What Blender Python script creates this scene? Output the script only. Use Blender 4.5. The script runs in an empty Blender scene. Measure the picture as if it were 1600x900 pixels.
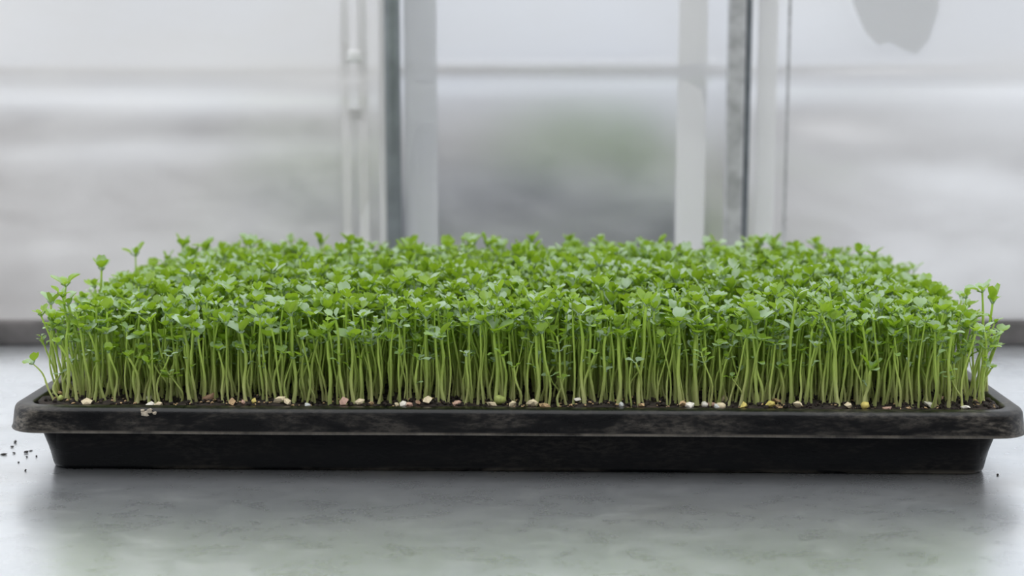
import bpy, bmesh, math, random
import numpy as np
from mathutils import Vector, Matrix

random.seed(7)
RNG = np.random.default_rng(11)
S = bpy.context.scene
COL = S.collection

# ------------------------------------------------------------------ camera
CAM = Vector((0.0, -0.917, 0.2197))
PITCH = math.radians(8.31)
FPX = 2300.0
cd = bpy.data.cameras.new('camera')
cam = bpy.data.objects.new('camera', cd)
COL.objects.link(cam)
cam.location = CAM
cam.rotation_euler = (math.pi / 2 - PITCH, 0, 0)
cd.sensor_width = 36.0
cd.lens = FPX / 1600 * 36.0
cd.clip_start = 0.05
cd.clip_end = 300
cd.dof.use_dof = True
cd.dof.focus_distance = 0.815
cd.dof.aperture_fstop = 5.2
S.camera = cam

# ------------------------------------------------------------------ sky, exposure
w = bpy.data.worlds.new('overcast_sky')
S.world = w
w.use_nodes = True
nt = w.node_tree
nt.nodes.clear()
wo = nt.nodes.new('ShaderNodeOutputWorld')
bg = nt.nodes.new('ShaderNodeBackground')
tc = nt.nodes.new('ShaderNodeTexCoord')
sp = nt.nodes.new('ShaderNodeSeparateXYZ')
rp = nt.nodes.new('ShaderNodeValToRGB')
rp.color_ramp.elements[0].position = 0.0
rp.color_ramp.elements[0].color = (0.46, 0.485, 0.53, 1)
rp.color_ramp.elements[1].position = 0.75
rp.color_ramp.elements[1].color = (1.50, 1.52, 1.55, 1)
nt.links.new(tc.outputs['Generated'], sp.inputs[0])
nt.links.new(sp.outputs['Z'], rp.inputs[0])
nt.links.new(rp.outputs[0], bg.inputs[0])
nt.links.new(bg.outputs[0], wo.inputs[0])
bg.inputs[1].default_value = 1.0

S.view_settings.view_transform = 'Standard'
S.view_settings.look = 'None'
S.view_settings.exposure = 0.70
S.view_settings.gamma = 1.0
S.view_settings.use_curve_mapping = False
S.cycles.max_bounces = 10
S.cycles.transparent_max_bounces = 12

# ------------------------------------------------------------------ helpers
def ray(px, py):
    v = Vector(((px - 800) / FPX, (450 - py) / FPX, -1.0))
    return cam.rotation_euler.to_matrix() @ v

def on_z(px, py, z):
    d = ray(px, py)
    return CAM + d * ((z - CAM.z) / d.z)

def on_y(px, py, y):
    d = ray(px, py)
    return CAM + d * ((y - CAM.y) / d.y)

def link(name, me, mat, parent=None, loc=None, rot=None):
    o = bpy.data.objects.new(name, me)
    COL.objects.link(o)
    if mat is not None and me is not None and not me.materials:
        me.materials.append(mat)
    if parent is not None:
        o.parent = parent
    if loc is not None:
        o.location = loc
    if rot is not None:
        o.rotation_euler = rot
    return o

def tag(o, label=None, cat=None, group=None, kind=None):
    if label: o['label'] = label
    if cat: o['category'] = cat
    if group: o['group'] = group
    if kind: o['kind'] = kind
    return o

def mesh_np(name, v, f, smooth=True):
    """quad faces (n,4) or list"""
    me = bpy.data.meshes.new(name)
    me.from_pydata([tuple(p) for p in v], [], [tuple(q) for q in f])
    if smooth:
        me.polygons.foreach_set('use_smooth', [True] * len(me.polygons))
    me.update()
    return me

def mesh_big(name, v, f, smooth=True):
    v = np.asarray(v, dtype=np.float32); f = np.asarray(f, dtype=np.int32)
    me = bpy.data.meshes.new(name)
    n = len(f); k = f.shape[1]
    me.vertices.add(len(v)); me.vertices.foreach_set('co', v.ravel())
    me.loops.add(n * k); me.loops.foreach_set('vertex_index', f.ravel())
    me.polygons.add(n)
    me.polygons.foreach_set('loop_start', np.arange(n, dtype=np.int32) * k)
    me.polygons.foreach_set('use_smooth', np.ones(n, dtype=bool))
    me.update(calc_edges=True); me.validate()
    return me

def box_bm(sx, sy, sz, bevel=0.0, seg=2):
    bm = bmesh.new()
    bmesh.ops.create_cube(bm, size=1)
    bmesh.ops.scale(bm, vec=(sx, sy, sz), verts=bm.verts)
    if bevel:
        bmesh.ops.bevel(bm, geom=bm.edges[:], offset=bevel, segments=seg, affect='EDGES', profile=0.5)
    return bm

def from_bm(name, bm, smooth=False):
    me = bpy.data.meshes.new(name)
    bm.to_mesh(me); bm.free()
    if smooth:
        me.polygons.foreach_set('use_smooth', [True] * len(me.polygons))
    return me

# ------------------------------------------------------------------ materials
class N:
    def __init__(s, name):
        s.m = bpy.data.materials.new(name); s.m.use_nodes = True
        s.t = s.m.node_tree; s.t.nodes.clear()
        s.out = s.t.nodes.new('ShaderNodeOutputMaterial')
    def n(s, typ, **kw):
        x = s.t.nodes.new(typ)
        for k, v in kw.items():
            if k.startswith('in_'):
                x.inputs[k[3:].replace('_', ' ')].default_value = v
            else:
                setattr(x, k, v)
        return x
    def l(s, a, b): s.t.links.new(a, b)
    def noise(s, scale, detail=4, rough=0.55, vec=None, dist=0.0):
        x = s.n('ShaderNodeTexNoise'); x.inputs['Scale'].default_value = scale
        x.inputs['Detail'].default_value = detail; x.inputs['Roughness'].default_value = rough
        x.inputs['Distortion'].default_value = dist
        if vec is not None: s.l(vec, x.inputs['Vector'])
        return x
    def ramp(s, fac, stops):
        r = s.n('ShaderNodeValToRGB'); e = r.color_ramp.elements
        while len(e) < len(stops): e.new(0.5)
        for i, (p, c) in enumerate(stops):
            e[i].position = p
            e[i].color = (c, c, c, 1) if isinstance(c, (int, float)) else (*c, 1)
        s.l(fac, r.inputs[0]); return r
    def mix(s, fac, a, b):
        m = s.n('ShaderNodeMix', data_type='RGBA')
        for i, v in ((0, fac), (6, a), (7, b)):
            if isinstance(v, (int, float)): m.inputs[i].default_value = v
            elif isinstance(v, tuple): m.inputs[i].default_value = (*v, 1)
            else: s.l(v, m.inputs[i])
        return m.outputs[2]
    def math(s, op, a, b=0.0, clamp=False):
        m = s.n('ShaderNodeMath', operation=op, use_clamp=clamp)
        for i, v in ((0, a), (1, b)):
            if isinstance(v, (int, float)): m.inputs[i].default_value = v
            else: s.l(v, m.inputs[i])
        return m.outputs[0]
    def mixsh(s, fac, a, b):
        m = s.n('ShaderNodeMixShader')
        if isinstance(fac, (int, float)): m.inputs[0].default_value = fac
        else: s.l(fac, m.inputs[0])
        s.l(a, m.inputs[1]); s.l(b, m.inputs[2]); return m.outputs[0]
    def done(s, sh):
        s.l(sh, s.out.inputs[0]); return s.m
    def objco(s, scale=(1, 1, 1)):
        t = s.n('ShaderNodeTexCoord'); mp = s.n('ShaderNodeMapping')
        mp.inputs['Scale'].default_value = scale
        s.l(t.outputs['Object'], mp.inputs[0]); return mp.outputs[0]

def simple(name, col, rough=0.6, metal=0.0, var=0.25, scale=60):
    k = N(name)
    no = k.noise(scale, 5, 0.6, k.objco())
    c = k.mix(k.ramp(no.outputs[0], [(0.35, 0.0), (0.65, 1.0)]).outputs[0],
              tuple(x * (1 - var) for x in col), tuple(min(1, x * (1 + var)) for x in col))
    p = k.n('ShaderNodeBsdfPrincipled', in_Roughness=rough, in_Metallic=metal)
    k.l(c, p.inputs['Base Color'])
    return k.done(p.outputs[0])

# black plastic with dust
def plastic_mat(name, dusty):
    k = N(name)
    co = k.objco()
    n1 = k.noise(30, 8, 0.72, k.objco((0.55, 1, 2.0)), 0.4)
    n2 = k.noise(420, 4, 0.65, k.objco((0.5, 1, 1.4)))
    mask = k.math('MULTIPLY', k.ramp(n1.outputs[0], [(0.46, 0.0), (0.68, 1.0)]).outputs[0],
                  k.ramp(n2.outputs[0], [(0.40, 0.10), (0.62, 1.0)]).outputs[0])
    # the lower edge of the lip collects pale dirt
    g = k.n('ShaderNodeTexCoord'); s = k.n('ShaderNodeSeparateXYZ'); k.l(g.outputs['Object'], s.inputs[0])
    if dusty:
        edge = k.ramp(k.math('MULTIPLY', s.outputs['Z'], 25.0), [(0.632, 0.55), (0.658, 0.42), (0.672, 0.0)])
        n3 = k.noise(45, 5, 0.7, k.objco((1, 1, 0.3)))
        edgem = k.math('MULTIPLY', edge.outputs[0], k.ramp(n3.outputs[0], [(0.35, 0.15), (0.65, 1.0)]).outputs[0])
        # corners are the most handled
        ax = k.math('ABSOLUTE', s.outputs['X'])
        crn = k.ramp(k.math('MULTIPLY', ax, 3.0), [(0.66, 0.26), (0.82, 0.75)])
        mask = k.math('MULTIPLY', mask, crn.outputs[0])
        mask = k.math('MAXIMUM', mask, edgem)
    else:
        mask = k.math('MULTIPLY', mask, 0.07)
        low = k.ramp(k.math('MULTIPLY', s.outputs['Z'], 100.0), [(0.10, 0.35), (0.35, 0.0)])
        mask = k.math('MAXIMUM', mask, k.math('MULTIPLY', low.outputs[0], k.ramp(n1.outputs[0], [(0.45, 0.0), (0.65, 1.0)]).outputs[0]))
    col = k.mix(mask, (0.0016, 0.0018, 0.0024), (0.22, 0.195, 0.16))
    p = k.n('ShaderNodeBsdfPrincipled')
    p.inputs['Specular IOR Level'].default_value = 0.32 if dusty else 0.06
    k.l(col, p.inputs['Base Color'])
    k.l(k.ramp(n1.outputs[0], [(0.35, 0.24), (0.7, 0.45)]).outputs[0], p.inputs['Roughness'])
    b = k.n('ShaderNodeBump'); b.inputs['Strength'].default_value = 0.12; b.inputs['Distance'].default_value = 0.001
    k.l(n2.outputs[0], b.inputs['Height']); k.l(b.outputs[0], p.inputs['Normal'])
    return k.done(p.outputs[0])

M_rim = plastic_mat('black_plastic_dusty', True)
M_body = plastic_mat('black_plastic', False)

# zinc bench sheet
def zinc():
    k = N('zinc_sheet')
    n1 = k.noise(9, 6, 0.6, k.objco((0.7, 1.4, 1)), 0.8)
    n2 = k.noise(48, 8, 0.7, k.objco((0.8, 1.2, 1)), 0.5)
    n3 = k.noise(420, 3, 0.6, k.objco())
    c = k.mix(k.ramp(n1.outputs[0], [(0.3, 0.0), (0.7, 1.0)]).outputs[0], (0.72, 0.75, 0.78), (0.86, 0.885, 0.91))
    c = k.mix(k.math('MULTIPLY', k.ramp(n2.outputs[0], [(0.52, 0.0), (0.70, 1.0)]).outputs[0], 0.35), c, (0.90, 0.91, 0.92))
    # rusty-brown water marks
    n4 = k.noise(7.5, 4, 0.5, k.objco((1, 1.6, 1)), 0.3)
    c = k.mix(k.math('MULTIPLY', k.ramp(n4.outputs[0], [(0.56, 0.0), (0.78, 1.0)]).outputs[0], 0.3), c, (0.36, 0.33, 0.29))
    # specks of dirt
    c = k.mix(k.math('MULTIPLY', k.ramp(n3.outputs[0], [(0.68, 0.0), (0.73, 1.0)]).outputs[0], 0.35), c, (0.12, 0.11, 0.10))
    p = k.n('ShaderNodeBsdfPrincipled', in_Metallic=0.90)
    k.l(c, p.inputs['Base Color'])
    k.l(k.ramp(n2.outputs[0], [(0.25, 0.24), (0.8, 0.345)]).outputs[0], p.inputs['Roughness'])
    b = k.n('ShaderNodeBump'); b.inputs['Strength'].default_value = 0.05; b.inputs['Distance'].default_value = 0.002
    k.l(n2.outputs[0], b.inputs['Height']); k.l(b.outputs[0], p.inputs['Normal'])
    return k.done(p.outputs[0])
M_zinc = zinc()

# leaf: pale bloom above, saturated green below, light shines through
def leaf_mat(name='seedling_leaf', bloom=None):
    k = N(name)
    g = k.n('ShaderNodeNewGeometry'); oi = k.n('ShaderNodeObjectInfo')
    r0 = k.math('FRACT', k.math('ADD', g.outputs['Random Per Island'], oi.outputs['Random']))
    pn = k.noise(85, 1, 0.5, g.outputs['Position'])
    pr = k.ramp(pn.outputs[0], [(0.36, 0.0), (0.64, 1.0)]).outputs[0]
    r = k.math('ADD', k.math('MULTIPLY', pr, 0.62), k.math('MULTIPLY', r0, 0.38))
    if bloom is not None:
        r = k.math('ADD', k.math('MULTIPLY', r, 0.25), bloom)
    top = k.ramp(r, [(0.0, (0.175, 0.290, 0.010)), (0.28, (0.250, 0.385, 0.028)), (0.44, (0.285, 0.415, 0.185)), (0.72, (0.385, 0.500, 0.355)), (1.0, (0.49, 0.59, 0.48))])
    bot = k.ramp(r, [(0.0, (0.19, 0.32, 0.012)), (0.6, (0.28, 0.42, 0.03)), (1.0, (0.34, 0.47, 0.14))])
    c = k.mix(g.outputs['Backfacing'], top.outputs[0], bot.outputs[0])
    no = k.noise(420, 3, 0.6, k.objco())
    c = k.mix(k.math('MULTIPLY', no.outputs[0], 0.25), c, (0.12, 0.24, 0.05))
    p = k.n('ShaderNodeBsdfPrincipled', in_Roughness=0.42)
    p.inputs['Specular IOR Level'].default_value = 0.5
    k.l(c, p.inputs['Base Color'])
    t = k.n('ShaderNodeBsdfTranslucent'); t.inputs[0].default_value = (0.40, 0.62, 0.03, 1)
    return k.done(k.mixsh(0.30 if bloom is None else 0.16, p.outputs[0], t.outputs[0]))
M_leaf = leaf_mat()
M_leaf_pale = leaf_mat('seedling_leaf_bloomed', 0.55)

def stem_mat():
    k = N('seedling_stem')
    g = k.n('ShaderNodeNewGeometry'); s = k.n('ShaderNodeSeparateXYZ'); oi = k.n('ShaderNodeObjectInfo')
    k.l(g.outputs['Position'], s.inputs[0])
    h = k.ramp(k.math('MULTIPLY', s.outputs['Z'], 10.0), [(0.38, (0.70, 0.70, 0.36)), (0.55, (0.55, 0.66, 0.17)), (0.85, (0.44, 0.63, 0.08))])
    r = k.math('FRACT', k.math('ADD', g.outputs['Random Per Island'], oi.outputs['Random']))
    c = k.mix(k.math('MULTIPLY', r, 0.45), h.outputs[0], (0.33, 0.48, 0.07))
    p = k.n('ShaderNodeBsdfPrincipled', in_Roughness=0.42)
    k.l(c, p.inputs['Base Color'])
    t = k.n('ShaderNodeBsdfTranslucent'); k.l(c, t.inputs[0])
    return k.done(k.mixsh(0.42, p.outputs[0], t.outputs[0]))
M_stem = stem_mat()

def soil_mat():
    k = N('dark_peat')
    n1 = k.noise(330, 6, 0.7, k.objco())
    c = k.ramp(n1.outputs[0], [(0.35, (0.006, 0.0042, 0.0035)), (0.58, (0.026, 0.017, 0.013)), (0.74, (0.09, 0.056, 0.042))])
    p = k.n('ShaderNodeBsdfPrincipled', in_Roughness=0.9)
    k.l(c.outputs[0], p.inputs['Base Color'])
    return k.done(p.outputs[0])
M_soil = soil_mat()

CHIPC = {'cream': (0.66, 0.56, 0.38), 'white': (0.78, 0.74, 0.66), 'tan': (0.50, 0.34, 0.18), 'pink': (0.52, 0.33, 0.26),
         'grey': (0.55, 0.56, 0.55), 'yellow': (0.60, 0.50, 0.14), 'green': (0.36, 0.42, 0.12), 'brown': (0.22, 0.13, 0.08)}
M_chip = {n: simple('chip_' + n, c, 0.7, 0, 0.2, 350) for n, c in CHIPC.items()}
M_crumb = simple('dark_crumb', (0.03, 0.026, 0.022), 0.9)
M_mud = simple('dried_mud', (0.36, 0.31, 0.24), 0.95, 0, 0.3, 500)

# milky greenhouse film: part scatters light, part lets the outside through
def film_mat(name, h0, h1, tint, seed, milk=0.80):
    k = N(name)
    mp = k.objco((1.0, 1.0, 2.3))
    ad = k.n('ShaderNodeVectorMath', operation='ADD'); k.l(mp, ad.inputs[0]); ad.inputs[1].default_value = (seed, seed * 0.7, 0)
    n1 = k.noise(4.5, 3, 0.5, ad.outputs[0], 0.6)
    n2 = k.noise(16, 3, 0.5, ad.outputs[0], 0.4)
    f = k.math('ADD', k.math('MULTIPLY', n1.outputs[0], 0.75), k.math('MULTIPLY', n2.outputs[0], 0.25))
    haze = k.ramp(f, [(0.36, h0), (0.66, h1)]).outputs[0]
    d = k.n('ShaderNodeBsdfDiffuse'); d.inputs[0].default_value = (*[milk * x for x in tint], 1)
    t = k.n('ShaderNodeBsdfTranslucent'); t.inputs[0].default_value = (*[milk * x for x in tint], 1)
    milky = k.mixsh(0.62, d.outputs[0], t.outputs[0])
    tr = k.n('ShaderNodeBsdfRefraction'); tr.inputs[0].default_value = (*[0.95 * x for x in tint], 1)
    tr.inputs['Roughness'].default_value = 0.55; tr.inputs['IOR'].default_value = 1.12
    sh = k.mixsh(haze, tr.outputs[0], milky)
    gl = k.n('ShaderNodeBsdfGlossy'); gl.inputs['Roughness'].default_value = 0.3
    gl.inputs[0].default_value = (0.9, 0.9, 0.9, 1)
    return k.done(k.mixsh(0.15, sh, gl.outputs[0]))

M_film = [film_mat('milky_film_warm', 0.22, 0.78, (0.97, 0.965, 0.955), 3.1),
          film_mat('milky_film_cool', 0.10, 0.46, (0.955, 0.965, 0.98), 8.4),
          film_mat('milky_film_pale', 0.48, 0.90, (0.965, 0.975, 0.99), 5.7)]
M_strip = film_mat('clear_strip', 0.82, 0.97, (0.98, 0.98, 0.98), 1.3, 0.93)
M_patch = film_mat('damp_patch', 0.6, 0.75, (0.97, 0.975, 0.98), 2.2, 0.9)
M_galv = simple('galvanised_steel', (0.46, 0.465, 0.475), 0.45, 0.3, 0.22, 70)
M_slate = simple('slate_painted_steel', (0.25, 0.275, 0.29), 0.5, 0.1, 0.15, 40)
M_stripe = simple('dark_blue_grey', (0.12, 0.135, 0.15), 0.6, 0, 0.2, 60)
M_rail = simple('dark_weathered_rail', (0.085, 0.078, 0.076), 0.75, 0, 0.35, 30)
M_ground = simple('pale_gravel', (0.26, 0.25, 0.245), 0.95, 0, 0.2, 1.5)
M_floor = simple('concrete', (0.36, 0.36, 0.355), 0.9, 0, 0.15, 4)
M_trough = simple('slate_trough', (0.026, 0.034, 0.052), 0.7, 0, 0.2, 8)
M_shrub = simple('shrub_leaves', (0.13, 0.25, 0.03), 0.7, 0, 0.35, 20)
M_white_pipe = simple('white_pipe', (0.74, 0.74, 0.74), 0.5, 0, 0.05, 10)
M_lowwall = simple('weathered_concrete', (0.27, 0.255, 0.25), 0.9, 0, 0.25, 1.2)
M_added_wall = simple('added_wall_dark', (0.14, 0.136, 0.13), 0.95, 0, 0.2, 2)
M_leg = simple('steel_leg', (0.30, 0.31, 0.32), 0.5, 0.6, 0.15, 30)

# ------------------------------------------------------------------ setting
BZ = -0.85   # the floor lies this far under the bench top
WALL_Y = 0.272

bm = bmesh.new()
bmesh.ops.create_grid(bm, x_segments=4, y_segments=4, size=40)
gme = from_bm('floor', bm)
gr = link('floor', gme, M_ground, loc=(0, 0, BZ))
tag(gr, 'pale gravel floor under the bench and out beyond the wall', 'floor', kind='structure')

# unseen dark wall added behind the camera to cut the light from that side
bm = box_bm(9.0, 0.2, 3.0, 0.01)
hw = link('added_wall_front', from_bm('added_wall_front', bm), M_added_wall, None, (0, -2.6, BZ + 1.5))
tag(hw, 'added unseen dark wall behind the camera, blocking light from that side', 'wall', kind='structure')

wall = bpy.data.objects.new('wall_back', None)
COL.objects.link(wall)
wall.location = (0, WALL_Y, 0)
tag(wall, 'milky plastic greenhouse wall behind the bench with metal posts', 'wall', kind='structure')

POST_L = on_y(612, 200, WALL_Y - 0.008).x
POST_R = on_y(1151, 200, WALL_Y - 0.008).x

def film_panel(x0, x1, mat, seed, folds, label):
    rng = np.random.default_rng(seed)
    nx, nz = 90, 130
    z0, z1 = -0.03, 0.95
    X = np.linspace(x0, x1, nx); Z = np.linspace(z0, z1, nz)
    XX, ZZ = np.meshgrid(X, Z)
    Y = np.zeros_like(XX)
    for _ in range(10):
        a = rng.uniform(0, 2 * math.pi); kx = rng.choice((-1, 1)) * rng.uniform(6, 24); kz = rng.uniform(8, 36)
        Y += 0.042 / kz * np.sin(XX * kx + ZZ * kz + a + 1.3 * np.sin(XX * 6 + a)) * rng.uniform(0.3, 1)
    Y = np.minimum(Y, 0.012) - 0.002
    for (zc, sl, wd, amp) in folds:   # creases that run along the film
        Y += -amp * np.exp(-((ZZ - zc - sl * (XX - x0)) / wd) ** 2)
    edge = np.minimum(XX - x0, x1 - XX)
    Y *= np.clip(edge / 0.02, 0, 1)
    v = np.stack([XX, Y, ZZ], -1).reshape(-1, 3)
    idx = np.arange(nx * nz).reshape(nz, nx)
    f = np.stack([idx[:-1, :-1], idx[:-1, 1:], idx[1:, 1:], idx[1:, :-1]], -1).reshape(-1, 4)
    o = link('film_panel', mesh_big('film_panel', v, f), mat, wall)
    o['label'] = label
    return o

def zpx(py): return on_y(800, py, WALL_Y).z
film_panel(-0.85, POST_L, M_film[0], 1, [(zpx(125), -0.012, 0.008, 0.0035), (zpx(240), 0.02, 0.014, 0.003)], 'warm grey milky panel left of the posts')
film_panel(POST_L, POST_R, M_film[1], 2, [(zpx(122), 0.02, 0.006, 0.003)], 'cool grey panel between the two posts')
film_panel(POST_R, 0.95, M_film[2], 3, [(zpx(130), 0.01, 0.009, 0.004), (zpx(215), -0.12, 0.02, 0.005)], 'pale milky panel beside the galvanised post')

def vbar(name, x, wdt, dep, y, mat, z0=-0.03, z1=0.95, bevel=0.002, label=None):
    bm = box_bm(wdt, dep, z1 - z0, bevel)
    o = link(name, from_bm(name, bm), mat, wall, (x, y, (z0 + z1) / 2))
    if label: o['label'] = label
    return o

# left post: a slate tube with a lighter flange; right post: galvanised tube with a dark stripe down its right side
bm = bmesh.new()
bmesh.ops.create_cone(bm, cap_ends=True, segments=24, radius1=0.0062, radius2=0.0062, depth=0.98)
po = link('post', from_bm('post', bm, True), M_slate, wall, (POST_L + 0.0012, -0.0075, 0.46)); po['label'] = 'slate grey round post'
vbar('flange', POST_L - 0.0072, 0.006, 0.003, -0.003, M_strip, label='pale flange along the slate post')
vbar('post', POST_R - 0.0015, 0.0135, 0.012, -0.0075, M_galv, label='mottled galvanised square post')
vbar('stripe', POST_R + 0.0078, 0.0046, 0.010, -0.007, M_stripe, bevel=0.001, label='dark stripe along the galvanised post')
def bx(px): return on_y(px, 200, WALL_Y - 0.002).x
for px, wpx, dz in ((541, 13, 0), (568, 15, 0.0005), (658, 50, 0.0001), (1080, 44, 0), (1196, 30, 0.0003)):  # pale upright strips that make the paler bands beside the posts
    vbar('strip', bx(px), wpx / FPX * 1.2, 0.0016, -0.0032 - dz, M_film[2] if px == 658 else M_strip, bevel=0.0004)
vbar('strip', bx(1229), 0.0022, 0.002, -0.003, M_galv, bevel=0.0004, label='thin grey strip')
# foot rail on the bench's back edge
bm = box_bm(1.8, 0.011, 0.0205, 0.004, 3)
o = link('foot_rail', from_bm('foot_rail', bm, True), M_rail, wall, (0.05, -0.0065, 0.0105)); o['label'] = 'dark weathered foot rail'
# two small white blocks and the damp patch
for px, py in ((553, 88), (556, 178)):
    p = on_y(px, py, WALL_Y - 0.006)
    bm = box_bm(0.011, 0.003, 0.009, 0.0012)
    o = link('clip', from_bm('clip', bm, True), M_white_pipe, wall, (p.x, -0.0055, p.z))
# outline of the damp patch, a drop hanging from above
pts = [(1325, -40), (1335, 10), (1352, 50), (1372, 70), (1392, 66), (1410, 78), (1432, 84), (1452, 60), (1466, 15), (1470, -40)]
vs = []
for (a, b) in pts:
    q = on_y(a, b, WALL_Y - 0.006); vs.append((q.x, -0.006, q.z))
bm = bmesh.new()
fv = [bm.verts.new(v) for v in vs]
fc = bm.faces.new(fv)
ex = bmesh.ops.extrude_face_region(bm, geom=[fc])
bmesh.ops.translate(bm, vec=(0, 0.0012, 0), verts=[g for g in ex['geom'] if isinstance(g, bmesh.types.BMVert)])
bmesh.ops.recalc_face_normals(bm, faces=bm.faces)
link('film_patch', from_bm('film_patch', bm), M_patch, wall)['label'] = 'grey damp patch high on the pale panel'

# purlin outside, seen blurred through the film
bm = bmesh.new()
bmesh.ops.create_cone(bm, cap_ends=True, segments=16, radius1=0.0042, radius2=0.0042, depth=1.9)
o = link('purlin', from_bm('purlin', bm, True), M_white_pipe, wall, (0.05, 0.14, on_y(800, 110, WALL_Y + 0.14).z), (0, math.pi / 2, 0))

# bench
bench = bpy.data.objects.new('bench', None); COL.objects.link(bench)
bench.location = (0.05, 0, BZ)
tag(bench, 'grey zinc topped bench carrying the black tray', 'bench')
BX0, BX1, BY0, BY1 = -0.9, 0.9, -0.55, 0.271
bm = box_bm(BX1 - BX0, BY1 - BY0, 0.03, 0.002)
link('bench_top', from_bm('bench_top', bm), M_zinc, bench, (0, (BY0 + BY1) / 2, -BZ - 0.015))
for sx in (BX0 + 0.05, BX1 - 0.05):
    for sy in (BY0 + 0.05, BY1 - 0.06):
        bm = box_bm(0.04, 0.04, -BZ - 0.03, 0.003)
        link('leg', from_bm('leg', bm), M_leg, bench, (sx, sy, (-BZ - 0.03) / 2))

# outside: a slate trough and low shrubs on the ground
def outside():
    dist = 2.4
    y = CAM.y + dist
    a, b = on_y(385, 296, y), on_y(1085, 296, y)
    bm = box_bm(b.x - a.x, 0.4, a.z - BZ, 0.02)
    o = link('trough', from_bm('trough', bm), M_trough, None, ((a.x + b.x) / 2, y + 0.2, (a.z + BZ) / 2))
    tag(o, 'blurred slate grey trough outside behind the middle film panel', 'trough')
    for i, (px, py, wd, lab) in enumerate(((905, 190, 0.50, 'blurred green shrub outside behind the middle film panel'),
                                           (500, 230, 0.36, 'smaller blurred green shrub outside behind the pale strips'))):
        y2 = CAM.y + (3.6, 4.7)[i]
        p = on_y(px, py, y2)
        bm = bmesh.new()
        r = random.Random(i)
        hh = p.z - BZ
        for j in range(1100):
            u = r.uniform(-1, 1); t = r.uniform(0.05, 1)
            rad = wd * math.sin(math.pi * min(1, 0.25 + 0.75 * t)) ** 0.5 if t < 0.97 else wd * 0.4
            ang = r.uniform(0, 2 * math.pi); q = rad * math.sqrt(r.random())
            c = Vector((q * math.cos(ang), q * 0.6 * math.sin(ang), t * hh * (1 - 0.12 * (q / wd) ** 2)))
            m = Matrix.Translation(c) @ Matrix.Rotation(r.uniform(0, 6.28), 4, Vector((r.random(), r.random(), r.random() + .1)).normalized())
            L = r.uniform(0.03, 0.06)
            vv = [bm.verts.new(m @ Vector(z)) for z in ((0, 0, 0), (L * .45, L * .5, 0.006), (0, L * 1.3, 0), (-L * .45, L * .5, 0.006))]
            bm.faces.new(vv)
        root = bpy.data.objects.new('shrub', None); COL.objects.link(root); root.location = (p.x, y2, BZ)
        tag(root, lab, 'shrub')
        link('foliage', from_bm('foliage', bm), M_shrub, root)['kind'] = 'stuff'
        bm = bmesh.new()
        bmesh.ops.create_cone(bm, cap_ends=True, segments=8, radius1=0.03, radius2=0.012, depth=hh * 0.7)
        link('stem', from_bm('stem', bm, True), M_chip['brown'], root, (0, 0, hh * 0.35))
def added_low_wall():  # wall added outside so the film darkens towards the bottom
    y = CAM.y + 6.4
    z = on_y(800, 175, y).z
    bm = box_bm(14, 0.25, z - BZ, 0.02)
    o = link('added_low_wall', from_bm('added_low_wall', bm), M_lowwall, None, (0, y, (z + BZ) / 2))
    tag(o, 'added low grey wall outside, darkening the lower film, behind the shrubs and trough', 'wall')
added_low_wall()
outside()

# ------------------------------------------------------------------ tray
YAW = -math.radians(1.42)
TC = Vector((0.0045, 0.0, 0.0))
TW, TD = 0.5605, 0.28
tray = bpy.data.objects.new('seed_tray', None); COL.objects.link(tray)
tray.location = TC; tray.rotation_euler = (0, 0, YAW)
tag(tray, 'long shallow black plastic seed tray with a dusty lip on the bench', 'tray')
RZ = Matrix.Rotation(YAW, 4, 'Z')
def t2w(x, y, z=0.0): return TC + RZ @ Vector((x, y, z))
def w2t(p): return RZ.inverted() @ (Vector(p) - TC)

def loop(inset, r, z, nseg=8, nl=24, ns=12):
    hx, hy = TW / 2 - inset, TD / 2 - inset
    r = max(r, 0.001)
    out = []
    cs = [(hx - r, -hy + r, -90), (hx - r, hy - r, 0), (-hx + r, hy - r, 90), (-hx + r, -hy + r, 180)]
    for i, (cx, cy, a0) in enumerate(cs):
        for j in range(nseg + 1):
            a = math.radians(a0 + 90 * j / nseg)
            out.append((cx + r * math.cos(a), cy + r * math.sin(a), z))
        nx_, ny_, a1 = cs[(i + 1) % 4]
        p = out[-1]; a = math.radians(a1)
        q = (nx_ + r * math.cos(a), ny_ + r * math.sin(a), z)
        m = ns if i % 2 == 0 else nl
        for j in range(1, m):
            t = j / m
            out.append((p[0] + (q[0] - p[0]) * t, p[1] + (q[1] - p[1]) * t, z))
    return out

def loft(name, prof, mat, cap0=False, cap1=False, wob=0.0):
    v = []; f = []
    for (ins, r, z) in prof:
        v += loop(ins, r, z)
    n = len(v) // len(prof)
    if wob:
        v = [(x, y, z + wob * math.sin(x * 17 + 1.2) + wob * 0.6 * math.sin(x * 41 + y * 20)) for x, y, z in v]
    for k in range(len(prof) - 1):
        for j in range(n):
            a, b = k * n + j, k * n + (j + 1) % n
            f.append((a, b, b + n, a + n))
    if cap0: f.append(tuple(range(n))[::-1])
    if cap1: f.append(tuple(range((len(prof) - 1) * n, len(prof) * n)))
    return link(name, mesh_np(name, v, f), mat, tray)

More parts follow.
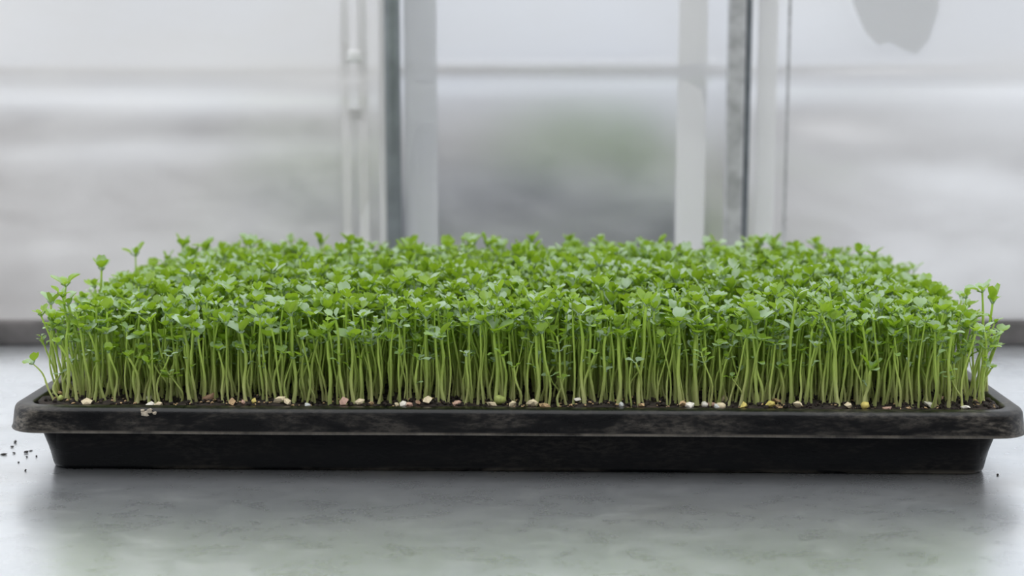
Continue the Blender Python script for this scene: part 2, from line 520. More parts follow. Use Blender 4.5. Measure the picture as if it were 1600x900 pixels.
TOPZ = 0.039
loft('rim', [(0.0128, 0.011, 0.0345), (0.0046, 0.0165, 0.0355), (0.0030, 0.0175, 0.0345), (0.0016, 0.0185, 0.0262), (0.0012, 0.0190, 0.0254),
             (0.0002, 0.0195, 0.0252), (0.0000, 0.0195, 0.0258), (0.0004, 0.0195, 0.0266), (0.0008, 0.0190, 0.0280), (0.0016, 0.0185, 0.0345),
             (0.0021, 0.0180, 0.0368), (0.0030, 0.0172, 0.0382), (0.0045, 0.0160, 0.0389), (0.0060, 0.015, TOPZ), (0.0102, 0.0115, TOPZ),
             (0.0113, 0.0105, 0.0387), (0.0119, 0.0100, 0.0378), (0.0128, 0.0095, 0.0345)], M_rim, wob=0.00012)
body = loft('body', [(0.0215, 0.010, 0.0002), (0.0196, 0.0120, 0.0002), (0.0186, 0.0130, 0.0010), (0.0180, 0.0135, 0.0026), (0.0168, 0.0143, 0.009),
              (0.0166, 0.0143, 0.0096), (0.0137, 0.016, 0.0250), (0.0130, 0.0165, 0.0355),
              (0.0140, 0.0085, 0.0352), (0.0150, 0.0085, 0.022), (0.0200, 0.008, 0.003)], M_body, cap0=True, cap1=True)
# splash of dried mud on the lip
def lump(name, sx, sy, sz, seed, sub=2, rough=0.35):
    r = random.Random(seed)
    bm = bmesh.new()
    bmesh.ops.create_icosphere(bm, subdivisions=sub, radius=0.5)
    ph = [r.uniform(0, 6.28) for _ in range(6)]
    for v in bm.verts:
        c = v.co.normalized()
        d = 1 + rough * (0.5 * math.sin(4 * c.x + ph[0]) + 0.5 * math.sin(5 * c.y + ph[1]) + 0.4 * math.sin(6 * c.z + ph[2])) + r.uniform(-.12, .12) * rough * 2
        v.co = Vector((v.co.x * sx * d, v.co.y * sy * d, v.co.z * sz * d))
    return from_bm(name, bm, True)
bm = bmesh.new()
for k_, (px, py, sx, sz) in enumerate(((222, 650, .0042, .0030), (229, 646, .0040, .0024), (237, 649, .0022, .0016), (218, 645, .0020, .0014))):
    p = w2t(on_y(px, py, CAM.y + 0.778))
    tmp = lump('m', sx, 0.0016, sz, 20 + k_, 2, 0.45); n0 = len(bm.verts)
    bm.from_mesh(tmp); bm.verts.ensure_lookup_table()
    bmesh.ops.translate(bm, vec=(p.x, -TD / 2 + 0.0019, p.z), verts=bm.verts[n0:])
    bpy.data.meshes.remove(tmp)
o = link('dried_mud', from_bm('dried_mud', bm, True), M_mud, tray); o['label'] = 'pale splash of dried mud on the front lip'

# ------------------------------------------------------------------ soil
SZ = 0.0376
HX, HY = TW / 2 - 0.0135, TD / 2 - 0.0135
def soil_h(x, y):
    return (0.0011 * np.sin(x * 61 + 1.3) * np.sin(y * 73 + 0.4) + 0.0008 * np.sin(x * 143 + y * 90) + 0.0005 * np.sin(x * 310 - y * 240))
nx, ny = 180, 90
X, Y = np.meshgrid(np.linspace(-HX, HX, nx), np.linspace(-HY, HY, ny))
Zs = SZ - 0.0005 + soil_h(X, Y) + RNG.uniform(-0.0007, 0.0007, X.shape)
RC = 0.010
cx = np.clip(X, -HX + RC, HX - RC); cy = np.clip(Y, -HY + RC, HY - RC)
dx, dy = X - cx, Y - cy
dd = np.maximum(np.hypot(dx, dy), 1e-9); sc = np.minimum(1, RC / dd)
X, Y = cx + dx * sc, cy + dy * sc
v = np.stack([X, Y, Zs], -1).reshape(-1, 3)
# skirt down to the tray's floor so that the soil is a body
idx = np.arange(nx * ny).reshape(ny, nx)
f = np.stack([idx[:-1, :-1], idx[:-1, 1:], idx[1:, 1:], idx[1:, :-1]], -1).reshape(-1, 4)
ring = np.concatenate([idx[0, :], idx[1:, -1], idx[-1, -2::-1], idx[-2:0:-1, 0]])
low = v[ring].copy(); low[:, 2] = 0.024; low[:, 0] *= (HX - 0.004) / HX; low[:, 1] *= (HY - 0.004) / HY
b0 = len(v); m = len(ring)
v = np.concatenate([v, low])
sk = np.array([(ring[(i + 1) % m], ring[i], b0 + i, b0 + (i + 1) % m) for i in range(m)])
f = np.concatenate([f, sk])
soil = link('potting_soil', mesh_big('potting_soil', v, f), M_soil, None, TC, (0, 0, YAW))
tag(soil, 'dark crumbly potting soil filling the black tray', 'soil', kind='stuff')
# crumbs on the soil: joined, nobody could count them
cv = []; cf = []
tet = np.array([(1, 0, -.4), (-.5, .87, -.4), (-.5, -.87, -.4), (.5, .5, .5), (-.6, .2, .6), (.1, -.6, .6)])
tf = np.array([(0, 1, 3), (1, 4, 3), (1, 2, 4), (2, 5, 4), (2, 0, 5), (0, 3, 5), (3, 4, 5), (0, 2, 1)])
for i in range(3200):
    front = i < 1800
    x = RNG.uniform(-HX + .003, HX - .003); y = RNG.uniform(-HY + .002, -HY + 0.05) if front else RNG.uniform(-HY, HY - .003)
    s = RNG.uniform(0.0005, 0.0017)
    a = RNG.uniform(0, 6.28); R = np.array([[math.cos(a), -math.sin(a), 0], [math.sin(a), math.cos(a), 0], [0, 0, 1]])
    P = (tet * s * RNG.uniform(0.6, 1.4, (6, 3))) @ R.T + np.array([x, y, SZ + soil_h(x, y) + s * 0.3])
    cf.append(tf + len(cv) * 6); cv.append(P)
o = link('soil_crumbs', mesh_big('soil_crumbs', np.concatenate(cv), np.concatenate(cf)), M_soil, soil); o['kind'] = 'stuff'

cv = []; cf = []
for i in range(260):
    x = RNG.uniform(-HX + .003, HX - .003); y = -HY + 0.002 + abs(RNG.normal(0, 0.012))
    s_ = RNG.uniform(0.0004, 0.0011)
    a = RNG.uniform(0, 6.28); R = np.array([[math.cos(a), -math.sin(a), 0], [math.sin(a), math.cos(a), 0], [0, 0, 1]])
    P = (tet * s_ * RNG.uniform(0.5, 1.5, (6, 3)) * np.array([1.5, .7, .7])) @ R.T + np.array([x, y, SZ + soil_h(x, y) + s_ * 0.5])
    cf.append(tf + len(cv) * 6); cv.append(P)
o = link('husk_bits', mesh_big('husk_bits', np.concatenate(cv), np.concatenate(cf)), M_chip['tan'], soil); o['kind'] = 'stuff'

# ------------------------------------------------------------------ seedlings
def stem_geo(h, lean, bow, r0, r1, seed, nseg=8, ns=6):
    r = random.Random(seed)
    ph = r.uniform(0, 6.28); am = r.uniform(0.0003, 0.0009)
    v = []; f = []
    for i in range(nseg + 1):
        t = i / nseg
        x = lean[0] * t * t + bow[0] * math.sin(math.pi * t) + am * math.sin(ph + 8 * t)
        y = lean[1] * t * t + bow[1] * math.sin(math.pi * t) + am * math.cos(ph + 7 * t)
        rad = (r0 + (r1 - r0) * t) * (1 + 0.16 * math.sin(ph * 3 + 19 * t))
        if i == 0: rad *= 1.25
        for k in range(ns):
            a = 2 * math.pi * k / ns
            v.append((x + rad * math.cos(a), y + rad * math.sin(a), h * t))
    for i in range(nseg):
        for k in range(ns):
            a, b = i * ns + k, i * ns + (k + 1) % ns
            f.append((a, b, b + ns, a + ns))
    top = [nseg * ns + k for k in range(ns)]
    f.append((top[0], top[1], top[2], top[3])); f.append((top[0], top[3], top[4], top[5]))
    tx = (lean[0] + am * math.sin(ph + 8), lean[1] + am * math.cos(ph + 7), h)
    return v, f, tx

def leaf_geo(base, L, W, pet, az, pitch, curl, fold, notch, roll=0.0, nt_=5, ns_=4):
    """a blade with a petiole; the blade is an obovate notched leaf folded along its midrib"""
    u = np.array([math.cos(az), math.sin(az)])
    sd = np.array([-math.sin(az), math.cos(az), 0.0])
    def dirv(a): return np.array([u[0] * math.cos(a), u[1] * math.cos(a), math.sin(a)])
    def nrm(a): return np.array([-u[0] * math.sin(a), -u[1] * math.sin(a), math.cos(a)])
    base = np.array(base, float)
    p0 = base + dirv(pitch) * pet
    # midrib
    K = 20
    mid = [p0]
    for i in range(K):
        mid.append(mid[-1] + dirv(pitch - curl * (i + .5) / K) * (L / K))
    mid = np.array(mid)
    def at(t):
        x = max(0, min(1, t)) * K; i = min(int(x), K - 1); q = x - i
        return mid[i] * (1 - q) + mid[i + 1] * q
    v = []; f = []
    ss = np.linspace(-1, 1, ns_ + 1)
    for i in range(nt_ + 1):
        t = i / nt_
        hw = 0.5 * W * (0.07 + 0.93 * math.sin(math.pi / 2 * min(1, t / 0.62)) ** 1.1)
        for s in ss:
            e = 1 - notch * (1 - abs(s)) ** 1.6 - 0.42 * abs(s) ** 3
            tt = t * e
            a = pitch - curl * tt
            n = nrm(a)
            q = at(tt) + sd * (s * hw * math.cos(fold * abs(s))) + n * (abs(s) * hw * math.sin(fold) + roll * s * hw - 0.18 * hw * s * s * fold)
            v.append(q)
    for i in range(nt_):
        for j in range(ns_):
            a = i * (ns_ + 1) + j
            f.append((a, a + ns_ + 1, a + ns_ + 2, a + 1))
    # petiole, three-sided, runs into the blade's base
    b0 = len(v); rr = 0.00055
    n = nrm(pitch)
    for c in (base, p0 + dirv(pitch) * L * 0.12):
        for k in range(3):
            an = 2 * math.pi * k / 3
            v.append(c + sd * rr * math.cos(an) + n * rr * math.sin(an) - n * rr * 0.6)
    for k in range(3):
        f.append((b0 + k, b0 + (k + 1) % 3, b0 + 3 + (k + 1) % 3, b0 + 3 + k))
    return [tuple(x) for x in v], f

def plant(kind, h, lean, seed, ls=1.0, az0=None, r0=0.0011):
    r = random.Random(seed)
    bow = (r.uniform(-.0015, .0015), r.uniform(-.0015, .0015))
    sv, sf, top = stem_geo(h, lean, bow, r0, r0 * 0.72, seed)
    leaves = []
    az = r.uniform(0, 6.28) if az0 is None else az0
    U = r.uniform
    for _ in range(r.choice((0, 0, 1, 1, 2)) if kind in ('pair', 'four') else 0):   # a small leaf partway up the stem
        t = U(.45, .85)
        leaves.append(leaf_geo((lean[0] * t * t + bow[0] * math.sin(math.pi * t), lean[1] * t * t + bow[1] * math.sin(math.pi * t), h * t), U(.003, .006), U(.0025, .0045), U(.0012, .003), U(0, 6.28), U(.2, 1.0), U(.2, 1.2), .4, .1))
    if kind == 'pair':
        for k in (0, 1):
            leaves.append(leaf_geo(top, U(.0078, .0100) * ls, U(.0078, .0105) * ls, U(.0012, .003), az + k * math.pi + U(-.3, .3), U(.3, 1.15), U(-.5, .9), U(.2, .75), U(.16, .30), U(-.2, .2)))
        for k in (0, 1):
            leaves.append(leaf_geo(top, U(.0045, .0075) * ls, U(.003, .0060) * ls, .001, az + 1.57 + k * math.pi + U(-.3, .3), U(.7, 1.25), U(.0, .7), U(.3, .7), .1))
    elif kind == 'four':
        for k in range(4):
            leaves.append(leaf_geo(top, U(.0075, .0095) * ls, U(.0062, .0085) * ls, U(.001, .0025), az + k * math.pi / 2 + U(-.35, .35), U(.2, 1.15), U(-.4, .9), U(.2, .7), U(.12, .26), U(-.2, .2)))
    elif kind == 'ladder':
        for lev in range(3):
            t = 1 - lev * 0.0062 * ls / h
            bx_, by_ = top[0] * t * t, top[1] * t * t
            for k in (0, 1):
                leaves.append(leaf_geo((bx_, by_, h * t), (.0055 + .001 * lev) * ls, (.0046 + .0008 * lev) * ls, .0011 + .0006 * lev, az + k * math.pi + U(-.2, .2), U(.4, 1.0), U(-.3, .7), U(.25, .6), .08, U(-.1, .1)))
    elif kind == 'short':
        for k in range(r.choice((2, 3))):
            leaves.append(leaf_geo(top, U(.0052, .0074) * ls, U(.0048, .0068) * ls, U(.001, .002), az + k * 2.3 + U(-.4, .4), U(.2, 1.1), U(-.3, 1.0), U(.2, .5), .18, U(-.2, .2)))
    return sv, sf, leaves

KINDW = ['pair'] * 9 + ['four'] * 6 + ['ladder'] * 4 + ['short'] * 7
variants = {'pair': [], 'four': [], 'ladder': [], 'short': []}
for kd, num in (('pair', 16), ('four', 11), ('ladder', 8), ('short', 10)):
    for i in range(num):
        r = random.Random(1000 * len(kd) + ord(kd[0]) + 17 * i)
        hh = 0.052 if kd != 'short' else 0.031
        ln = (r.uniform(-.006, .006), r.uniform(-.006, .006))
        variants[kd].append((hh, plant(kd, hh, ln, 100 * i + len(kd), r.uniform(0.60, 1.02), None, r.uniform(.0006, .00098))))

# ---- hero seedlings, each measured in the photograph: head px, foot px, depth, kind, size, label
YF = -HY + 0.0090   # front row, tray space
HERO = [
 (1181, 507, 1183, 632, 0.000, 'pair', 1.35, 'tall pale seedling with broad cupped grey-green leaf pair, front right of centre'),
 (1242, 478, 1236, 634, 0.002, 'ladder', 1.45, 'ladder-leaved seedling with three stacked leaflet pairs, just right of the broad cupped one'),
 (1301, 502, 1306, 636, 0.000, 'four', 1.1, 'front seedling with a leaf tuft spreading sideways, next right of the ladder-leaved one'),
 (1012, 478, 999, 630, 0.002, 'pair', 1.25, 'tall seedling on a slanting stem, its leaf pair above its front neighbours'),
 (963, 514, 965, 636, 0.000, 'pair', 1.1, 'straight front seedling with cupped leaf pair, next left of the slanting one'),
 (907, 492, 912, 634, 0.001, 'four', 1.2, 'thick-stemmed straight seedling with grey-green tuft at front centre'),
 (664, 498, 663, 630, 0.003, 'pair', 1.25, 'front seedling with upright grey-green leaf wings over a thick stem, left of centre'),
 (691, 530, 693, 632, 0.000, 'pair', 1.15, 'shorter front seedling with cupped leaves just right of the winged one'),
 (773, 520, 776, 632, 0.000, 'pair', 1.25, 'front seedling with wide flat leaf pair at the middle of the tray'),
 (1060, 505, 1062, 634, 0.001, 'four', 1.0, 'pale slim front seedling standing behind the white and tan chips'),
 (1090, 498, 1088, 630, 0.003, 'ladder', 1.1, 'seedling with kinked stem and drooping side leaf above the white chips'),
 (1362, 578, 1352, 634, -0.001, 'four', 1.0, 'low bushy seedling with three bright leaflets at the front right'),
 (289, 512, 296, 628, 0.001, 'pair', 1.2, 'front left seedling with broad dull blue-green leaves'),
 (452, 494, 458, 626, 0.001, 'four', 1.1, 'tall front seedling above the pale chips, left third of the tray'),
 (549, 528, 552, 628, 0.000, 'pair', 1.1, 'short front seedling with flat leaf pair above the pink chip'),
 (512, 533, 516, 628, 0.000, 'short', 1.3, 'low seedling with a single spreading leaf, left of the pink chip'),
 (380, 520, 384, 626, 0.001, 'pair', 1.15, 'front seedling with paired blue-green leaves over the tan chips'),
 (836, 524, 838, 633, 0.000, 'pair', 1.0, 'front seedling with level leaf pair over the row of cream chips'),
 (52, 568, 83, 621, 0.003, 'short', 0.95, 'lone small seedling leaning out over the left corner of the tray'),
 (78, 500, 84, 606, 0.020, 'pair', 1.05, 'seedling at the left end with a leaf reaching past the tray, low in the row'),
 (101, 447, 97, 590, 0.050, 'four', 1.1, 'tall seedling standing up at the left end above the rest'),
 (78, 476, 89, 598, 0.035, 'pair', 1.1, 'seedling with wide pale leaves at the left end, below the tall one'),
 (158, 422, 160, 565, 0.100, 'four', 1.0, 'seedling with dark bunched leaves rising along the left slope'),
 (210, 400, 212, 550, 0.155, 'pair', 1.0, 'seedling with a wide leaf pair rising alone on the left slope, towards the back'),
 (285, 386, 286, 540, 0.190, 'four', 1.1, 'dark tall seedling at the back left, first of a pair of tall ones'),
 (322, 391, 322, 540, 0.185, 'pair', 1.1, 'dark tall seedling at the back left, second of a pair of tall ones'),
 (500, 383, 500, 536, 0.215, 'pair', 1.0, 'seedling rising from the back row left of the slate post'),
 (549, 380, 549, 536, 0.210, 'four', 1.15, 'bright tall seedling in the back row beside the slate post'),
 (740, 382, 740, 536, 0.215, 'four', 1.1, 'seedling rising from the back row before the middle panel, left part'),
 (763, 384, 763, 536, 0.215, 'pair', 1.0, 'second seedling rising from the back row before the middle panel, left part'),
 (1030, 387, 1030, 536, 0.210, 'pair', 1.1, 'dark leaved seedling in the back row before the middle panel, right part'),
 (1205, 384, 1204, 536, 0.215, 'four', 1.1, 'pale seedling rising in the back row just past the galvanised post'),
 (1365, 402, 1364, 540, 0.180, 'four', 1.1, 'seedling standing up with spiky dark leaves on the right slope'),
 (1534, 456, 1530, 590, 0.055, 'four', 1.0, 'tall seedling with dark leaves near the right end of the canopy'),
 (1550, 474, 1541, 600, 0.035, 'pair', 1.1, 'seedling at the right end with a pointed leaf reaching outward'),
 (1552, 545, 1535, 612, 0.022, 'short', 1.1, 'low seedling at the right end bending out over the rim'),
]
stem_pts = []
n_ind = 0
def build_individual(name, sv, sf, leaves, loc, rotz=0, sc=(1, 1, 1)):
    root = bpy.data.objects.new(name, None); COL.objects.link(root)
    root.location = loc; root.rotation_euler = (0, 0, rotz); root.scale = sc
    root.empty_display_size = 0.01
    return root

for i, (hx, hy, fx, fy, dep, kd, ls, lab) in enumerate(HERO):
    # world depth of this seedling: row depth behind the front row, tray space
    yt = YF + dep
    yw = t2w(0, yt).y - (fx - 800) / FPX * 0.85 * math.tan(-YAW) * 1.0
    yw = t2w((fx - 800) / FPX * (yt + 0.917), yt).y
    foot = on_y(fx, fy, yw); head = on_y(hx, hy, yw)
    z0 = SZ - 0.0008
    h = head.z - z0
    ft = t2w(*w2t((foot.x, yw, 0)).xy)
    lean = (head.x - foot.x, 0.0)
    if kd == 'ladder': h += 0.004
    az = random.Random(i).uniform(-0.5, 0.5)
    sv, sf, lv = plant(kd, h, lean, 9000 + i, ls, az, 0.0007 if 'lone' in lab else 0.00108 if dep < 0.01 else 0.0009)
    root = build_individual('seedling', sv, sf, lv, (foot.x, yw, z0))
    tag(root, lab, 'seedling', 'single seedlings that stand out')
    link('stem', mesh_np('stem', sv, sf), M_stem, root)
    for (a, b) in lv:
        link('leaf', mesh_np('leaf', a, b), M_leaf_pale if any(q in lab for q in ('grey-green', 'blue-green', 'pale', 'ladder-leaved seedling', 'cupped')) else M_leaf, root)
    stem_pts.append(w2t((foot.x, yw, 0)).xy)
    n_ind += 1
n_hero = n_ind

# ---- all other seedlings: jittered rows over the soil
def height_at(x, y):
    q = (y + HY) / (2 * HY)
    base = 0.0430 + 0.0105 * min(1, q * 2.4)
    ex = (HX - abs(x)) / 0.07
    if ex < 1: base *= 1 - (0.10 + 0.16 * min(1, q * 1.6)) * (1 - max(0, ex)) ** 1.3
    return base
cells = []
sp_ = 0.0049
ny_ = int((2 * HY - 0.008) / sp_); nx_ = int((2 * HX - 0.010) / sp_)
for j in range(ny_ + 1):
    for i in range(nx_ + 1):
        x = -HX + 0.006 + i * sp_ + (j % 2) * sp_ * 0.5 + random.gauss(0, 0.0019)
        y = -HY + 0.0115 + j * sp_ + random.gauss(0, 0.0019)
        if abs(x) > HX - 0.0045 or y < -HY + 0.006 or y > HY - 0.004: continue
        # rounded corners of the sown area
        if math.hypot(max(0, abs(x) - (HX - .018)), max(0, abs(y) - (HY - .018))) > 0.0165: continue
        # sparser at the very front left corner
        if x < -HX + 0.03 and y < -HY + 0.012 and random.random() < 0.5: continue
        if any((x - p[0]) ** 2 + (y - p[1]) ** 2 < 0.0022 ** 2 for p in stem_pts): continue
        cells.append((x, y))
cells.sort(key=lambda c: c[1] + random.gauss(0, 0.0004))

names = ['left quarter', 'left middle', 'right middle', 'right quarter']
forms = {'pair': 'seedling with a notched leaf pair', 'four': 'seedling with a four-leaved tuft', 'ladder': 'seedling with stacked leaflets', 'short': 'short undergrown seedling'}
proto = {}
def meshes_of(kd, vi):
    if (kd, vi) not in proto:
        hh, (sv, sf, lv) = variants[kd][vi]
        proto[(kd, vi)] = (mesh_np('stem', sv, sf), [mesh_np('leaf', a, b) for a, b in lv])
        proto[(kd, vi)][0].materials.append(M_stem)
        for m_ in proto[(kd, vi)][1]: m_.materials.append(M_leaf)
    return proto[(kd, vi)]

rows = []
SV = []; SF = []; LV = []; LF = []
nsv = nlv = 0
MAXI = 298
cache = {}
for (x, y) in cells:
    kd = random.choice(KINDW)
    vi = random.randrange(len(variants[kd]))
    hh, (sv, sf, lv) = variants[kd][vi]
    H = height_at(x, y) * random.gauss(1, 0.17 if y < -HY + 0.03 else 0.085)
    if kd == 'short': H *= random.uniform(0.42, 0.78)
    szc = H / hh
    sxy = random.uniform(0.74, 1.10)
    rot = random.uniform(0, 6.28)
    # edge rows lean outwards
    def out(a, lim): 
        d = lim - abs(a); return math.copysign(max(0, 1 - d / 0.022) * 0.009, a)
    shx = out(x, HX) / 0.05 + random.gauss(0, 0.05)
    shy = (out(y, HY) * 0.45) / 0.05 + random.gauss(0, 0.05)
    z0 = SZ - 0.0008
    if n_ind < MAXI:
        root = build_individual('seedling', None, None, None, t2w(x, y, z0))
        # tilt instead of shear: rotate about the foot
        root.rotation_mode = 'XYZ'
        tilt = Matrix.Rotation(math.atan(shx), 4, 'Y') @ Matrix.Rotation(-math.atan(shy), 4, 'X') @ Matrix.Rotation(rot, 4, 'Z')
        root.rotation_euler = tilt.to_euler()
        root.scale = (sxy, sxy, szc)
        rows.append((root, kd, x, y, shx, H))
        sm, lm = meshes_of(kd, vi)
        link('stem', sm, None, root)
        for m_ in lm: link('leaf', m_, None, root)
        n_ind += 1
    else:
        if (kd, vi) not in cache:
            lvv = np.concatenate([np.array(a) for a, b in lv]); off = 0; lff = []
            for a, b in lv:
                lff.append(np.array(b) + off); off += len(a)
            cache[(kd, vi)] = (np.array(sv), np.array(sf), lvv, np.concatenate(lff))
        a, b, c, d = cache[(kd, vi)]
        ca, sa = math.cos(rot), math.sin(rot)
        def tr(P):
            Q = np.empty_like(P)
            Q[:, 0] = (P[:, 0] * ca - P[:, 1] * sa) * sxy; Q[:, 1] = (P[:, 0] * sa + P[:, 1] * ca) * sxy; Q[:, 2] = P[:, 2] * szc
            Q[:, 0] += shx * Q[:, 2] + x; Q[:, 1] += shy * Q[:, 2] + y; Q[:, 2] += z0
            return Q
        SV.append(tr(a)); SF.append(b + nsv); nsv += len(a)
        LV.append(tr(c)); LF.append(d + nlv); nlv += len(c)
mass = bpy.data.objects.new('seedling_thicket', None); COL.objects.link(mass)
mass.location = TC; mass.rotation_euler = (0, 0, YAW)
tag(mass, 'dense thicket of green seedlings filling the tray behind the front rows', 'seedlings', kind='stuff')
o = link('stem', mesh_big('stems', np.concatenate(SV), np.concatenate(SF)), M_stem, mass); o['kind'] = 'stuff'
o = link('leaf', mesh_big('leaves', np.concatenate(LV), np.concatenate(LF)), M_leaf, mass); o['kind'] = 'stuff'
print('seedlings', len(cells) + n_hero, 'individual', n_ind)

# ------------------------------------------------------------------ chips and husks on the soil by the front lip
CHIPS = [  # px, py, length px, colour, flat, label
 (231, 618, 11, 'white', .7, 'white chip at the top of a cluster of four by the left front lip'),
 (237, 627, 10, 'white', .8, 'pinkish white round chip in the middle of the left cluster of four'),
 (229, 632, 10, 'white', .8, 'round white chip at the front of the left cluster of four'),
 (246, 631, 15, 'cream', .55, 'longish cream chip ending the left cluster of four'),
 (95, 625, 9, 'green', .9, 'small round green seed near the left corner of the tray'),
 (93, 616, 13, 'tan', .4, 'pale curled husk behind the small green seed'),
 (134, 629, 20, 'cream', .35, 'long yellowish husk lying along the front lip near the left corner'),
 (325, 625, 14, 'brown', .7, 'reddish brown chip lying alone right of the white cluster'),
 (362, 630, 14, 'tan', .7, 'tan chip, larger of two tan chips under the front left stems'),
 (379, 631, 9, 'pink', .8, 'small pinkish chip just right of the larger tan chip'),
 (397, 629, 10, 'yellow', .8, 'yellow-tan chip next right of the small pinkish chip'),
 (433, 634, 14, 'cream', .6, 'flat cream chip touching the lip, left of a rounder chip'),
 (449, 631, 11, 'cream', .8, 'rounder cream chip beside the flat cream one'),
 (480, 632, 9, 'grey', .7, 'tiny grey chip alone against the front lip'),
 (537, 629, 17, 'pink', .65, 'pinkish chip leaning up from the soil, left of centre'),
 (561, 633, 15, 'cream', .6, 'cream chip just right of the upright pinkish chip'),
 (580, 629, 8, 'tan', .8, 'small tan chip behind the cream chip left of centre'),
 (620, 631, 9, 'cream', .7, 'cream chip next to a bright white one'),
 (629, 634, 11, 'white', .9, 'bright white blocky chip against the front lip'),
 (638, 635, 10, 'pink', .7, 'pinkish chip touching the bright white one'),
 (653, 633, 9, 'brown', .7, 'brown chip between the pinkish and the hooked cream chip'),
 (667, 635, 15, 'cream', .6, 'hooked cream husk against the front lip'),
 (714, 631, 13, 'pink', .45, 'thin pink husk standing on end by the lip'),
 (768, 634, 12, 'cream', .8, 'cream chip leaning on a round olive seed'),
 (781, 629, 17, 'green', .8, 'large round olive seed at the middle of the front lip'),
 (801, 635, 13, 'cream', .7, 'pale chip right of the olive seed'),
 (832, 633, 15, 'cream', .7, 'cream chip, first of two beside each other near the tray middle'),
 (851, 635, 16, 'tan', .55, 'flat tan chip, second of two near the tray middle'),
 (902, 628, 9, 'white', .8, 'small white chip between stems near the tray middle'),
 (971, 634, 9, 'grey', .9, 'small grey chip under the thick-stemmed seedlings'),
 (1003, 636, 9, 'tan', .8, 'small tan chip at the foot of the slanting seedling'),
 (1067, 636, 11, 'tan', .8, 'tan chip just left of a bluish white flat one'),
 (1078, 636, 15, 'white', .5, 'bluish white flat chip against the lip'),
 (1101, 628, 11, 'white', .8, 'white egg-shaped chip set back from the lip'),
 (1112, 626, 14, 'pink', .35, 'thin pinkish husk slanting beside the egg-shaped chip'),
 (1121, 634, 11, 'grey', .8, 'light grey chip behind the largest cream chip'),
 (1128, 637, 14, 'cream', .75, 'largest smooth cream chip right of the bluish white one'),
 (1132, 624, 12, 'cream', .8, 'rounded cream chip farther back above the largest cream one'),
 (1162, 634, 13, 'yellow', .6, 'yellowish split husk at the foot of the broad cupped seedling'),
 (1190, 622, 9, 'yellow', .7, 'small yellow husk set back among the stems, right of the split husk'),
 (1203, 635, 17, 'yellow', .45, 'long yellow husk lying aslant near the ladder-leaved seedling'),
 (1213, 627, 14, 'tan', .5, 'upright tan husk above the long yellow one'),
 (1247, 636, 15, 'cream', .6, 'cream chip below the ladder-leaved seedling'),
 (1327, 637, 11, 'cream', .8, 'cream chip left of the yellow pea-like seed'),
 (1352, 636, 12, 'yellow', .9, 'bright yellow pea-like seed by the front right lip'),
 (1386, 634, 11, 'pink', .6, 'pinkish chip right of the yellow pea-like seed'),
 (1453, 629, 17, 'white', .4, 'pale standing husk near the right end of the lip'),
 (1467, 622, 13, 'pink', .6, 'pinkish brown chip behind the pale standing husk'),
 (1508, 635, 13, 'white', .45, 'last white husk before the right corner of the tray'),
]
for i, (px, py, L, colr, fl, lab) in enumerate(CHIPS):
    r = random.Random(400 + i)
    s = L / FPX * 0.94
    p = on_z(px, py, SZ + 0.0012)
    q = w2t(p)
    q.y = max(q.y, -HY + s * 0.55); q.x = max(-HX + .004, min(HX - .004, q.x))
    p = t2w(q.x, q.y, 0)
    z = SZ + float(soil_h(q.x, q.y)) + s * fl * 0.50
    rnd = 'seed' in lab.split()[:4] or 'egg' in lab or 'smooth' in lab
    me = lump('chip', s * (1 if rnd else 1.1), s * 0.8, s * max(fl, .5), 300 + i, 2 if rnd else 1, 0.15 if rnd else 0.42)
    if not rnd: me.polygons.foreach_set('use_smooth', [False] * len(me.polygons))
    nm = 'husk' if 'husk' in lab else ('seed' if 'seed ' in lab.split(' at')[0] + ' ' and ('green seed' in lab or 'olive seed at' in lab or 'pea-like seed by' in lab) else 'chip')
    o = link(nm, me, M_chip[colr], None, (p.x, p.y, z), (r.uniform(-.35, .35), r.uniform(-.35, .35), r.uniform(-1.0, 1.0)))
    tag(o, lab, nm, 'pale chips and husks on the soil')

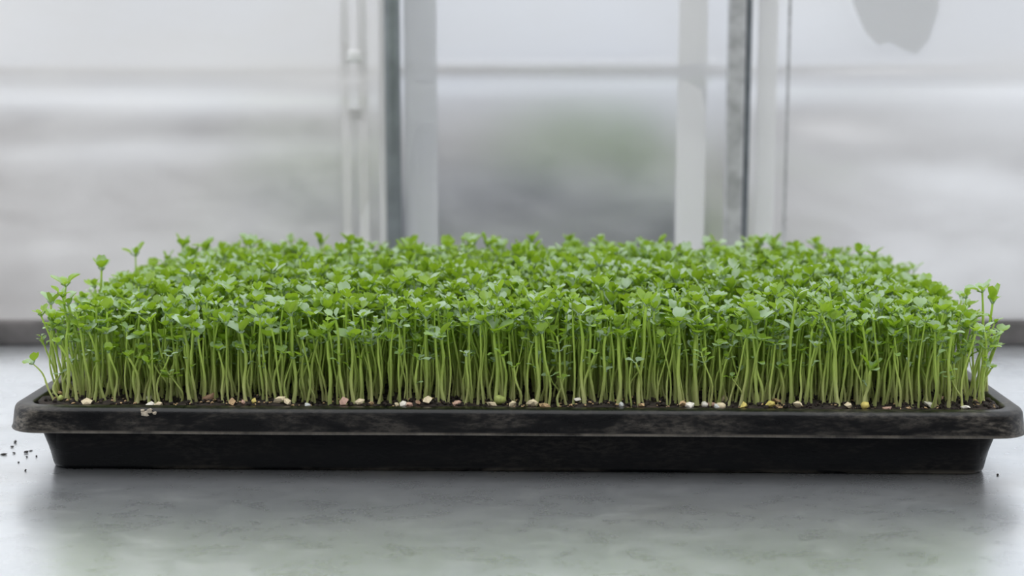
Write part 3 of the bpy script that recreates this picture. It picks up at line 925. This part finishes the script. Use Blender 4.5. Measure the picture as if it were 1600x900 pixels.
# ------------------------------------------------------------------ crumbs of soil on the bench, left
CR = [(24, 692, 6, 1, 'dark crumb on the bench, topmost of those left of the tray'),
      (19, 699, 6, 1.5, 'longish dark crumb on the bench just below the topmost one'),
      (22, 709, 5, 1.2, 'dark crumb on the bench right of a thin dark shred'),
      (6, 711, 13, 3.2, 'thin dark shred lying on the bench at the edge of view'),
      (41, 708, 6, 1, 'rounded dark crumb on the bench at the end of a thin sliver'),
      (48, 705, 8, 3, 'thin sliver slanting up from a rounded crumb on the bench'),
      (42, 715, 4, 1, 'small crumb on the bench below the rounded one'),
      (57, 714, 4, 1, 'small crumb on the bench close to the tray'),
      (29, 723, 4, 1.4, 'small crumb on the bench halfway to the front of the tray'),
      (40, 736, 4, 1, 'small crumb on the bench left of the tray foot'),
      (1559, 743, 4, 1, 'small crumb on the bench right of the tray foot')]
for i, (px, py, L, asp, lab) in enumerate(CR):
    p = on_z(px, py, 0)
    s = L / FPX * 0.82
    me = lump('soil_crumb', s, s / asp, min(s / asp, s) * 0.8, 700 + i, 1, 0.4)
    o = link('soil_crumb', me, M_crumb, None, (p.x, p.y, s / asp * 0.36), (0, 0, 0.9 if asp == 3 else 0.2))
    tag(o, lab, 'crumb', 'soil crumbs on the bench')

# ------------------------------------------------------------------ labels of the front-row seedlings: form, lean, row, and the chip or husk before it
anchors = []
for (px, py, L, colr, fl, lab) in CHIPS:
    short = lab
    for cut in (' at the', ' in the', ' by the', ' near', ' under', ' alone', ' lying', ' touching', ' against', ' ending', ' behind', ' leaning', ' standing on', ' standing near', ' set', ' next',
                ' just', ' beside', ' right of', ' left of', ' between', ' farther', ' below', ' slanting', ' before', ' above', ',', ' second'):
        if cut in short: short = short.split(cut)[0]
    q = w2t(on_z(px, py, SZ)); anchors.append((q.x, short))
from collections import Counter
cnt = Counter(a for _, a in anchors)
anchors = [(x, a) for x, a in anchors if cnt[a] == 1 and a not in ('white chip', 'tan chip', 'cream chip', 'pale chip', 'brown chip', 'pinkish chip')]
FORM = {'pair': 'leaf-pair seedling', 'four': 'four-leaved seedling', 'ladder': 'seedling with stacked leaflets', 'short': 'short undergrown seedling'}
made = []
for (root, kd, x, y, shx, H) in rows:
    ax, an = min(anchors, key=lambda c: abs(c[0] - x))
    d = x - ax
    side = 'behind the' if abs(d) < 0.003 else ('left of the' if d < 0 else 'right of the')
    row = ('front row', 'second row', 'third row', 'fourth row')[min(3, max(0, int((y + HY - 0.0090) / 0.0049)))]
    made.append((root, '%s, %s, %s %s' % (FORM[kd], row, side, an), x))
dups = Counter(m_[1] for m_ in made)
seen = {}
for root, lab, x in sorted(made, key=lambda m_: m_[2]):
    if dups[lab] > 1:   # neighbours of one form at one chip: told apart by their order along the lip
        k_ = seen[lab] = seen.get(lab, 0) + 1; n_ = dups[lab]
        lab = lab + ', ' + ('leftmost one' if k_ == 1 else 'rightmost one' if k_ == dups[lab] else 'middle one' if dups[lab] == 3 else ('second one', 'third one', 'fourth one')[min(2, k_ - 2)])
    tag(root, lab, 'seedling', 'upright seedlings in the front rows of the tray')
